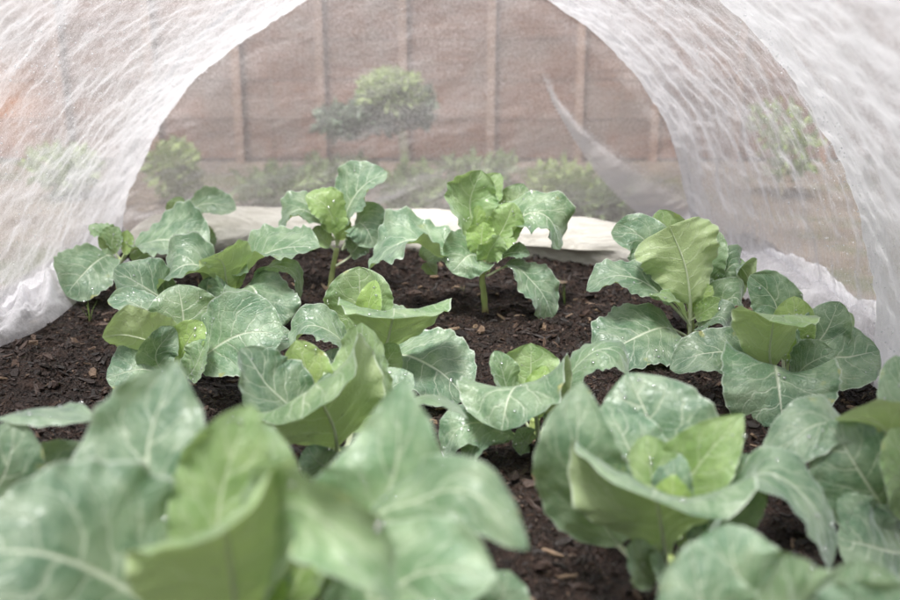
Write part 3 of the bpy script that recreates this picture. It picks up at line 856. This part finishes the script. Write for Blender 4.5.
def cover():
    na, nyy = 300, 240
    y = HEND - (HEND - .35) * np.linspace(0, 1, nyy) ** 1.15
    t = np.linspace(0, 1, na)
    TT, YY = np.meshgrid(t, y)
    A = TT * math.pi
    cx, r = section(YY)
    right = np.clip(np.cos(A), 0, 1) ** .7; left = np.clip(-np.cos(A), 0, 1)
    # sag between hoops (hoops at 3.33, 2.16 and 1.0)
    q1 = np.clip((HEND - YY) / (HEND - 2.16), 0, 1); s1 = np.sin(q1 * math.pi)
    q2 = np.clip((2.16 - YY) / 1.16, 0, 1); s2 = np.sin(q2 * math.pi)
    step = np.clip((2.24 - YY) / .16, 0, 1); step = step * step * (3 - 2 * step)
    sag = right * (-.035 * s1 + .085 * step + .03 * s2) + left * np.sin(A) * (.05 * s1 - .03 * s2) + (.02 * s1 + .02 * s2) * np.sin(A)
    sag = sag - .05 * np.clip((HEND - .12 - YY) / .3, 0, 1) * left * np.clip(1 - np.sin(A) * 2.2, 0, 1)
    sag = sag + .028 * np.clip(np.sin(A) * 3, 0, 1) * np.exp(-((HEND - YY) / .35) ** 2) + .075 * np.exp(-((HEND - YY) / .5) ** 2) * np.exp(-((TT - .70) / .13) ** 2)
    hip = np.exp(-((HEND - .05 - YY) / .12) ** 2)
    # folds: along the hoop on the right, slanting off the hoop on the left
    s_ = A * 1.0
    fr = fbm(vn_a, YY * 21 + 2.2 * vn_c(s_ * 4, YY * 3) + .9 * vn_d(s_ * 11, YY * 5), s_ * 1.6, 4, .6)
    fl = fbm(vn_b, (s_ * 1.6 + (HEND - YY) * -1.25) * 4.2 + 2.2 * vn_d(s_ * 1.7, YY * 1.7), YY * 1.6 + s_ * 1.3, 4, .55) * np.clip(1.15 - (HEND - YY) * .75, .22, 1)
    fold = fr * np.clip(1.4 - TT * 2.4, 0, 1) + fl * np.clip(TT * 2.4 - .9, 0, 1)
    disp = sag + (.0012 + .0058 * np.clip(1.4 - TT * 2.4, 0, 1) + .006 * np.exp(-((HEND - YY) / .5) ** 2)) * fold * (.35 + .65 * np.clip((HEND - YY) * 5, 0, 1)) + .008 * vn_c(A * 16, YY * 14) + .006 * vn_a(A * 46, YY * 40) + .02 * vn_d(A * 5, 3.) * hip
    rr = r - disp
    base_w = np.clip(1 - np.sin(A) * 6, 0, 1) ** 1.5
    rr = rr + base_w * (.05 * vn_a(YY * 3.2, TT * 0) + .02 * vn_b(YY * 11, TT * 0) + .01)
    X = cx + rr * np.cos(A)
    Z = np.maximum(rr * np.sin(A), 0) + .006
    YS = YY + .015 * vn_b(A * 9, YY * 7) * np.clip(1, 0, 1)
    V = np.stack([X, YS, Z], -1).reshape(-1, 3)
    dens = .02 + .42 * np.exp(-((HEND - YY) / .36) ** 2) * np.clip(TT * 3 - 1.3, 0, 1) + .46 * np.exp(-((HEND - YY) / .5) ** 2) * np.clip(1.6 - TT * 3, 0, 1)
    dens = dens + (.52 * np.clip((2.26 - YY) / .16, 0, 1) - .07 * np.exp(-((YY - 2.5) / .30) ** 2)) * np.clip(1.5 - TT * 3, 0, 1)
    dens = dens + np.clip(fold * 1.3, -.2, .5) * (.02 + .20 * np.clip(1.5 - TT * 2.4, 0, 1) + .16 * np.exp(-((HEND - YY) / .45) ** 2)) * (.5 + .5 * np.clip((HEND - YY) * 3, 0, 1))
    dens = dens + .3 * base_w - .2 * np.exp(-((TT - .5) / .11) ** 4)  # unseen crown of the tunnel thinned to let more sun onto the leaves
    # slanting upper edge of the doubled cloth on the left
    dbl = np.clip(((HEND - YY) * .9 + (TT - .5) * -1.9 + .42) * -14, 0, 1) * np.clip(TT * 6 - 3.2, 0, 1)
    dens = dens + .10 * dbl
    uv = np.stack([A, YY], -1).reshape(-1, 2)
    mat = net_material('tunnel_mesh', .27, 7., 34.)
    o = mesh_obj('cover', V - NB, grid_faces(nyy, na), mat, net, uv, {'dens': dens.ravel(), 'fil': (np.clip(1.5 - TT * 3, .12, 1) * (.35 + .65 * np.clip((YY - 2.0) * 5, 0, 1))).ravel()})
    # rain beads caught in the mesh
    g = np.random.default_rng(3)
    n = 9000
    iy = (g.random(n) ** .9 * (nyy * .52)).astype(int); ia = np.where(g.random(n) < .5, g.integers(2, int(na * .48), n), g.integers(int(na * .55), na - 2, n))
    Vg = V.reshape(nyy, na, 3)
    C = Vg[iy, ia] + g.normal(0, .004, (n, 3))
    rad = .0005 + .0016 * g.random(n) ** 2.4
    dv, df = drops(C - NB, rad)
    tag(mesh_obj('water_droplets', dv, df, M_BEAD, o), kind='stuff')
    return o


def end_panel():
    n1, n2 = 280, 170
    th = np.linspace(0, math.pi, n1); q = np.linspace(0.0, 1., n2)
    TH, Q = np.meshgrid(th, q)
    cx, r = section(HEND)
    X = cx + r * Q * np.cos(TH) * 1.0
    Z = r * Q * np.sin(TH)
    X = cx + (r + .06) * np.linspace(-1, 1, n1)[None, :] * np.ones((n2, 1))
    zt = np.sqrt(np.maximum((r + .055) ** 2 - (X - cx) ** 2, 0))
    Z = zt * np.linspace(0, 1, n2)[:, None]
    fold = fbm(vn_b, X * 2.2 + Z * 2.6, Z * 8 - X * 4, 4, .55)
    low = np.clip(1 - Z / .45, 0, 1)
    Yp = HEND + .035 + .20 * low ** 1.6 + .05 * fold * (.2 + low) * np.minimum(1, (zt - Z) * 8 + .05)
    # one gathered fold falls from the upper right to the right foot of the hoop
    le = np.array([at(x, y, HEND + .03) for x, y in ((540, 70), (552, 102), (574, 140), (600, 176), (624, 202), (652, 226), (672, 244))])
    ri = np.array([at(x, y, HEND + .03) for x, y in ((544, 70), (557, 100), (582, 130), (614, 156), (656, 184), (694, 206), (712, 230))])
    zz = Z[::-1]
    xl = np.interp(Z, le[::-1, 2], le[::-1, 0]); xr = np.interp(Z, ri[::-1, 2], ri[::-1, 0])
    q_ = (X - xl) / np.maximum(xr - xl, .004)
    on = (Z < le[0, 2]) * np.clip((le[0, 2] - Z) / .14, 0, 1) ** .6
    band = np.clip(q_ * 12 + .8, 0, 1) * np.clip((1.5 - q_) * 1.1, 0, 1) ** 1.4 * on
    thr = .55 + .45 * np.clip(fbm(vn_d, q_ * 5, Z * 3, 3) * 1.5 + .7, 0, 1)
    Yp = Yp - .012 * np.clip(np.sin(np.clip(q_, 0, 1) * math.pi), 0, 1) * on
    V = np.stack([X, Yp, Z + .004], -1).reshape(-1, 3)
    dens = .95 * band * thr + np.clip(fold, -.2, .5) * .26 * (.12 + low) + .18 * low
    uv = np.stack([X, Z], -1).reshape(-1, 2)
    mat = net_material('end_mesh', .50, 5., 6., speck=.9)
    o = mesh_obj('end_panel', V - NB, grid_faces(n2, n1), mat, net, uv, {'dens': dens.ravel(), 'fil': np.full(dens.size, .12)})
    g = np.random.default_rng(4); n = 650
    C = V[g.integers(0, len(V), n)] + g.normal(0, .006, (n, 3)) - [0, .006, 0]
    dv, df = drops(C - NB, .0005 + .0013 * g.random(n) ** 3)
    tag(mesh_obj('water_droplets', dv, df, M_BEAD, o), kind='stuff')


cover(); end_panel()

def roll(name, pts, rad, seed=0):
    n, ns = 110, 30
    C, L = catmull(pts, n)
    T_ = nrm(np.gradient(C, axis=0)); A_ = nrm(np.cross(T_, [0, 0, 1.])); B_ = np.cross(A_, T_)
    th = np.linspace(0, 2 * math.pi, ns)
    I, TH = np.meshgrid(np.linspace(0, L, n), th, indexing='ij')
    env = np.clip(np.minimum(np.arange(n), n - 1 - np.arange(n)) / 6, .08, 1) ** .5
    rr = rad * env[:, None] * (1 + .16 * vn_a(I * 9 + seed, TH * .0 + seed) + .34 * fbm(vn_b, I * 4.5 + seed + TH * .35, np.cos(TH) * 1.6 + np.sin(TH) * 1.1 + 9, 4))
    V = C[:, None] + (rr * np.cos(TH))[..., None] * A_[:, None] + (rr * np.sin(TH) * .95)[..., None] * B_[:, None]
    V[:, -1] = V[:, 0]
    T = NT('rolled_fleece')
    o = T.coord('Object')
    f = T.noise(T.scalev(o, (2, 14, 14)), 3, 5, .6, .5)
    sp = T.noise(o, 330, 2)
    c = T.mix(T.mapr(f, .35, .65), (.57, .54, .475), (.75, .72, .655))
    c = T.mix(T.mapr(sp, .5, .75, 0, .25), c, (.45, .42, .37))
    m = T.done(T.bsdf(c, .8, .2, Normal=T.bump(T.math('ADD', f, T.math('MULTIPLY', sp, .2)), .6, .012)).outputs[0])
    return mesh_obj(name, V.reshape(-1, 3) - NB, grid_faces(n, ns), m, net)


def gp(x, y, rad):                                       # roll centre whose lower edge touches the soil at a pixel
    g = ground(x, y); return g + np.array([0, rad * .9, rad * .75])


roll('rolled_hem', [gp(120, 262, .06), gp(180, 258, .065), gp(245, 252, .075), gp(310, 250, .07), gp(400, 252, .065), gp(490, 256, .065), gp(570, 263, .07), gp(640, 270, .075), gp(700, 276, .06)], .082, 2)
# loose cloth bunched along the foot of the right side
cm = net_material('bunched_mesh', .42, 24., 8., speck=.6)


def bunch(name, pts, wid, h, seed):
    C, L = catmull(pts, 90)
    m = 34
    t = np.linspace(0, 1, m)
    T_ = nrm(np.gradient(C, axis=0)); A_ = nrm(np.cross(T_, [0, 0, 1.]))
    I, TT = np.meshgrid(np.linspace(0, L, 90), t, indexing='ij')
    prof = np.sin(TT * math.pi) ** .8
    V = C[:, None] + ((TT - .5) * wid)[..., None] * A_[:, None]
    V[..., 2] = .008 + prof * h * (.75 + .7 * fbm(vn_a, I * 5 + seed, TT * 2, 3)) + .055 * (fbm(vn_b, I * 15 + TT * 7, TT * 5 + seed, 4) + .3) * prof
    V[..., 1] += .02 * vn_c(I * 12, TT * 4)
    de = .0 + .8 * fbm(vn_d, I * 16 + TT * 5, TT * 5 + seed, 3)
    return mesh_obj(name, V.reshape(-1, 3) - NB, grid_faces(90, m), cm, net, np.stack([TT * .3, I], -1).reshape(-1, 2), {'dens': np.clip(de, -.1, .5).ravel(), 'fil': np.ones(de.size)})


bunch('bunched_hem', [ground(694, 268) + [.05, 0, 0], ground(742, 290) + [.05, 0, 0], ground(800, 318) + [.05, 0, 0], ground(860, 360) + [.06, 0, 0], ground(930, 420) + [.06, 0, 0]], .22, .075, 3)
bunch('bunched_hem', [ground(128, 268) - [.06, 0, 0], ground(76, 298) - [.06, 0, 0], ground(40, 328) - [.07, 0, 0], ground(-10, 352) - [.08, 0, 0], ground(-60, 385) - [.08, 0, 0]], .18, .05, 8)

# the end hoop
T = NT('hoop_pipe')
HOOP = T.done(T.bsdf(T.mix(T.mapr(T.noise(T.coord(), 30, 3), .4, .6), (.10, .11, .13), (.16, .17, .19)), .4, .5).outputs[0])
cx, r = section(HEND)
hp = [(cx + (r + .004) * math.cos(a), HEND + .02, (r + .004) * math.sin(a)) for a in np.linspace(0, math.pi, 60)]
hp = [(hp[0][0], hp[0][1], -.1)] + hp + [(hp[-1][0], hp[-1][1], -.1)]
V, Fc = tube(hp, .0055, 8)
tag(mesh_obj('hoop', V, Fc, HOOP), 'thin dark hoop holding up the far end of the white mesh', 'hoop')


# ------------------------------------------------------------------ background garden
FY = 5.7


def wood_material(name, c1, c2, c3):
    T = NT(name)
    o = T.coord('Object')
    rnd = T.attr('tone').outputs['Fac']
    g = T.noise(T.scalev(o, (1.2, 8, 26)), 3, 5, .62, .4)
    c = T.mix(T.mapr(g, .32, .68), c1, c2)
    c = T.mix(T.mapr(T.noise(o, 2.2, 6, .7), .42, .62, 0, .9), c, c3)
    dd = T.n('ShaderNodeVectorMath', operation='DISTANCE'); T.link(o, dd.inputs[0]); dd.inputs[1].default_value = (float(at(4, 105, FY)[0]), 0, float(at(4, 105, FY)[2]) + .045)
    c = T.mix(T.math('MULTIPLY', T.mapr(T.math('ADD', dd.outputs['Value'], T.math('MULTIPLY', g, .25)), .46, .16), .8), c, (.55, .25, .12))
    hs = T.n('ShaderNodeHueSaturation'); T.link(c, hs.inputs['Color'])
    T.link(T.mapr(rnd, 0, 1, 0.86, 1.12, smooth=False), hs.inputs['Value'])
    return T.done(T.bsdf(hs.outputs[0], .85, .2, Normal=T.bump(g, .5, .01)).outputs[0])


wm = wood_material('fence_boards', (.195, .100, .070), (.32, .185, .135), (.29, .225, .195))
pm = wood_material('fence_posts', (.35, .22, .17), (.42, .28, .215), (.36, .26, .21))
fence = empty('wooden_fence', (0, FY, -.045), 'weathered brown board fence with paler upright battens behind the tunnel', 'fence')
FB = np.array([0, FY, -.045])


def boxes(L):
    V = []; Fc = []; tone = []
    for k, (x0, x1, y0, y1, z0, z1, tn) in enumerate(L):
        b = len(V)
        V += [(x0, y0, z0), (x1, y0, z0), (x1, y1, z0), (x0, y1, z0), (x0, y0, z1), (x1, y0, z1), (x1, y1, z1), (x0, y1, z1)]
        Fc += [[b + i for i in f] for f in ((0, 3, 2, 1), (4, 5, 6, 7), (0, 1, 5, 4), (1, 2, 6, 5), (2, 3, 7, 6), (3, 0, 4, 7))]
        tone += [tn] * 8
    return np.array(V), Fc, np.array(tone)


bl = []
z = -.03; k = 0
while z < 1.75:
    h = .105
    x = -6.6
    while x < 6.6:
        ln = 1.88
        bl.append((x + .003, x + ln - .003, FY + .02 + .003 * (k % 2), FY + .045, z, z + h + .006, random.random()))
        x += ln
    z += h + .0005; k += 1
V, Fc, tn = boxes(bl)
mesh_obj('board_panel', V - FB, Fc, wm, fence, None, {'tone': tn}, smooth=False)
for px in (-170, -40, 58, 150, 236, 320, 403, 491, 580, 657, 740, 830, 930, 1040):
    c = at(px, 60, FY)[0]
    V, Fc, tn = boxes([(c - .022, c + .022, FY - .035, FY + .018, -.05, 1.78, random.random())])
    mesh_obj('batten', V - FB, Fc, pm, fence, None, {'tone': tn}, smooth=False)


def foliage_material(name, c1, c2):
    T = NT(name)
    o = T.coord('Object')
    tone = T.attr('tone').outputs['Fac']
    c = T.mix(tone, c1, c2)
    p = T.bsdf(c, .5, .35)
    tr = T.n('ShaderNodeBsdfTranslucent'); T.link(c, tr.inputs[0])
    return T.done(T.mixsh(.3, p.outputs[0], tr.outputs[0]))


def leaf_cloud(g, blobs, n, size, aspect=.5):
    """n small pointed leaves filling ellipsoid blobs [(centre, radii)]"""
    V = []; Fc = []; tone = []
    vol = np.array([b[1][0] * b[1][1] * b[1][2] for b in blobs]); pick = g.choice(len(blobs), n, p=vol / vol.sum())
    for i in range(n):
        c, rad = blobs[pick[i]]
        d = g.normal(size=3); d /= np.linalg.norm(d)
        q = g.random() ** .4
        p = np.array(c) + d * np.array(rad) * q
        ax = nrm(d * .6 + g.normal(size=3) * .6 + [0, 0, .3]); sd = nrm(np.cross(ax, g.normal(size=3))); nn = np.cross(ax, sd)
        s = size * (.6 + .8 * g.random())
        b = len(V)
        V += [p, p + ax * s * .5 + sd * s * aspect * .5 + nn * s * .1, p + ax * s, p + ax * s * .5 - sd * s * aspect * .5 + nn * s * .1]
        Fc.append([b, b + 1, b + 2, b + 3])
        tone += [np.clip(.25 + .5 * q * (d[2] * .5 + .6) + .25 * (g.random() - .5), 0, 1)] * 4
    return np.array(V), Fc, np.array(tone)


BARK = T = NT('grey_bark')
BARK = T.done(T.bsdf(T.mix(T.mapr(T.noise(T.scalev(T.coord(), (8, 8, 2)), 12, 4), .35, .65), (.66, .60, .40), (.82, .77, .56)), .85, .2).outputs[0])
FOLD = foliage_material('shrub_dark', (.15, .20, .15), (.26, .34, .23))
FOLL = foliage_material('shrub_light', (.26, .36, .13), (.48, .58, .24))
FOLM = foliage_material('shrub_mid', (.20, .28, .13), (.38, .48, .22))


def shrub(px, Y, blobs, n, size, mat, label, name='shrub', trunk=None, seed=1, group=None, tr=.02, extra=None):
    g = np.random.default_rng(seed)
    base = np.array([at(px, 150, Y)[0], Y, -.045])
    root = empty(name, base, label, 'shrub', group)
    bl_ = [(np.array(c), rad) for c, rad in blobs]
    V, Fc, tn = leaf_cloud(g, bl_, n, size)
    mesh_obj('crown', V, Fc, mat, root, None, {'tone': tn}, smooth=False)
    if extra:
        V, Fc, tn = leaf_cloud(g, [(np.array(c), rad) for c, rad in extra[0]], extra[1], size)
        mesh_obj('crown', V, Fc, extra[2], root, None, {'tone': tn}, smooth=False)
    if trunk:
        C, _ = catmull(trunk, 12)
        V, Fc = tube(C, np.linspace(tr, tr * .6, 12), 8)
        mesh_obj('trunk', V, Fc, BARK, root)
    return root


# little clipped tree: pale ball on a pale trunk with a lower dark cushion to the left
Yt = 4.9
ht = lambda y, Y=Yt: at(400, y, Y)[2] + .045
dx = lambda x, Y=Yt, x0=400: (x - x0) / 900 * 36 / cam_d.lens * Y * 1.03
shrub(400, Yt, [((dx(382), .0, ht(112)), (.13, .14, .08)), ((dx(345), -.02, ht(121)), (.12, .12, .06)), ((dx(415), .03, ht(108)), (.09, .12, .08))], 1150, .055, FOLD,
      'small clipped tree with pale trunk and cloud-like crown behind the end mesh', name='clipped_tree',
      trunk=[(dx(405), 0, 0), (dx(404), 0, ht(150)), (dx(399), 0, ht(110))], seed=3, tr=.027, extra=([((dx(393), -.06, ht(93)), (.13, .12, .08))], 1000, FOLL))


def low(px, py, w, h, Y, mat, label, seed, n=420, size=.06):
    H = max(.05, at(px, py, Y)[2] + .045)
    ppm = F_PX / (Y * 1.03)
    shrub(px, Y, [((0, 0, H), (w / 2 / ppm, .16, h / 2 / ppm)), ((.1 * w / ppm, .05, H * .6), (w / 3 / ppm, .14, h / 2 / ppm))], n, size, mat, label, seed=seed,
          group='low plants beyond the end mesh', trunk=[(0, 0, 0), (.01, 0, H * .6), (0, 0, H)], tr=.008)


low(172, 166, 40, 36, 4.5, FOLL, 'bright lime-green bush just beyond the left foot of the end hoop', 11, n=420)
low(275, 188, 80, 34, 4.4, FOLM, 'low green clump behind the mesh, left of the standing plant', 12)
low(415, 192, 60, 46, 4.3, FOLM, 'pale green clump behind the mesh below the little clipped tree', 13)
low(560, 190, 70, 44, 4.3, FOLL, 'feathery green clump behind the mesh at the foot of the gathered fold', 14)
low(612, 202, 60, 40, 4.2, FOLM, 'green clump behind the mesh, right beside the white roll', 15)
low(335, 172, 90, 18, 4.8, FOLM, 'thin green strip of plants behind the mesh near the fence', 16, n=260)
low(480, 170, 80, 16, 4.9, FOLM, 'sparse green plants behind the mesh below the pale battens', 17, n=240)
low(60, 165, 60, 34, 4.6, FOLL, 'green bush outside the left side of the tunnel', 18, n=380)
low(785, 130, 80, 56, 4.6, FOLL, 'yellow-green bush outside the right side of the tunnel', 19, n=230)


# ------------------------------------------------------------------ little things on the soil
GR = foliage_material('grass_blade', (.13, .20, .05), (.22, .30, .09))


def tuft(px, py, hpx, n, label, seed):
    g = np.random.default_rng(seed)
    b = ground(px, py); b[2] = .0
    h = hpx / (F_PX / b[1])
    V = []; Fc = []; tn = []
    for i in range(n):
        a = g.uniform(0, 2 * math.pi); lean = g.uniform(.1, .55); hh = h * g.uniform(.5, 1.)
        d = np.array([math.cos(a), math.sin(a), 0]); s = np.array([-d[1], d[0], 0]) * .0016
        k0 = len(V)
        for j in range(5):
            q = j / 4
            p = d * (lean * hh * q ** 2 + .003) + np.array([0, 0, hh * q - .004 * (1 - q)])
            V += [p - s * (1 - q * .9), p + s * (1 - q * .9)]
            if j: Fc.append([k0 + 2 * j - 2, k0 + 2 * j - 1, k0 + 2 * j + 1, k0 + 2 * j])
        tn += [g.random()] * 10
    o = mesh_obj('grass_tuft', np.array(V), Fc, GR, None, None, {'tone': tn})
    o.location = b
    tag(o, label, 'weed', 'weeds sprouting from the soil')


tuft(90, 321, 26, 9, 'small grass weed sprouting near the left edge of the mesh', 1)
tuft(565, 304, 30, 6, 'thin grass weed sprouting right of the centre plant', 2)
tuft(462, 296, 12, 5, 'tiny weed sprouting behind the bare pale stem', 3)

# ------------------------------------------------------------------ light
w = bpy.data.worlds.new('World'); scene.world = w
w.use_nodes = True
nt = w.node_tree
bg = nt.nodes['Background']
sky = nt.nodes.new('ShaderNodeTexSky')
sky.sky_type = 'NISHITA'
sky.sun_disc = False
EL, ROT = R(67), R(205)
sky.sun_elevation = EL; sky.sun_rotation = ROT
sky.air_density = 1.0; sky.dust_density = 4.0; sky.ozone_density = 1.0
hs = nt.nodes.new('ShaderNodeHueSaturation'); hs.inputs['Saturation'].default_value = .42
nt.links.new(sky.outputs[0], hs.inputs['Color']); nt.links.new(hs.outputs[0], bg.inputs['Color'])
bg.inputs['Strength'].default_value = .15
sd = bpy.data.lights.new('sun', 'SUN'); sd.energy = 5.0; sd.angle = R(13); sd.color = (1, .985, .965)
so = bpy.data.objects.new('sun', sd); COL.objects.link(so)
dirv = Vector((math.sin(ROT) * math.cos(EL), math.cos(ROT) * math.cos(EL), math.sin(EL)))
so.rotation_euler = dirv.to_track_quat('Z', 'Y').to_euler()
so.location = dirv * 10

scene.view_settings.view_transform = 'Standard'
scene.view_settings.look = 'None'
scene.view_settings.exposure = 0
scene.cycles.transparent_max_bounces = 12
scene.cycles.max_bounces = 6
scene.cycles.adaptive_threshold = .04
scene.cycles.diffuse_bounces = 3
scene.cycles.glossy_bounces = 2
scene.cycles.caustics_reflective = False
scene.cycles.caustics_refractive = False
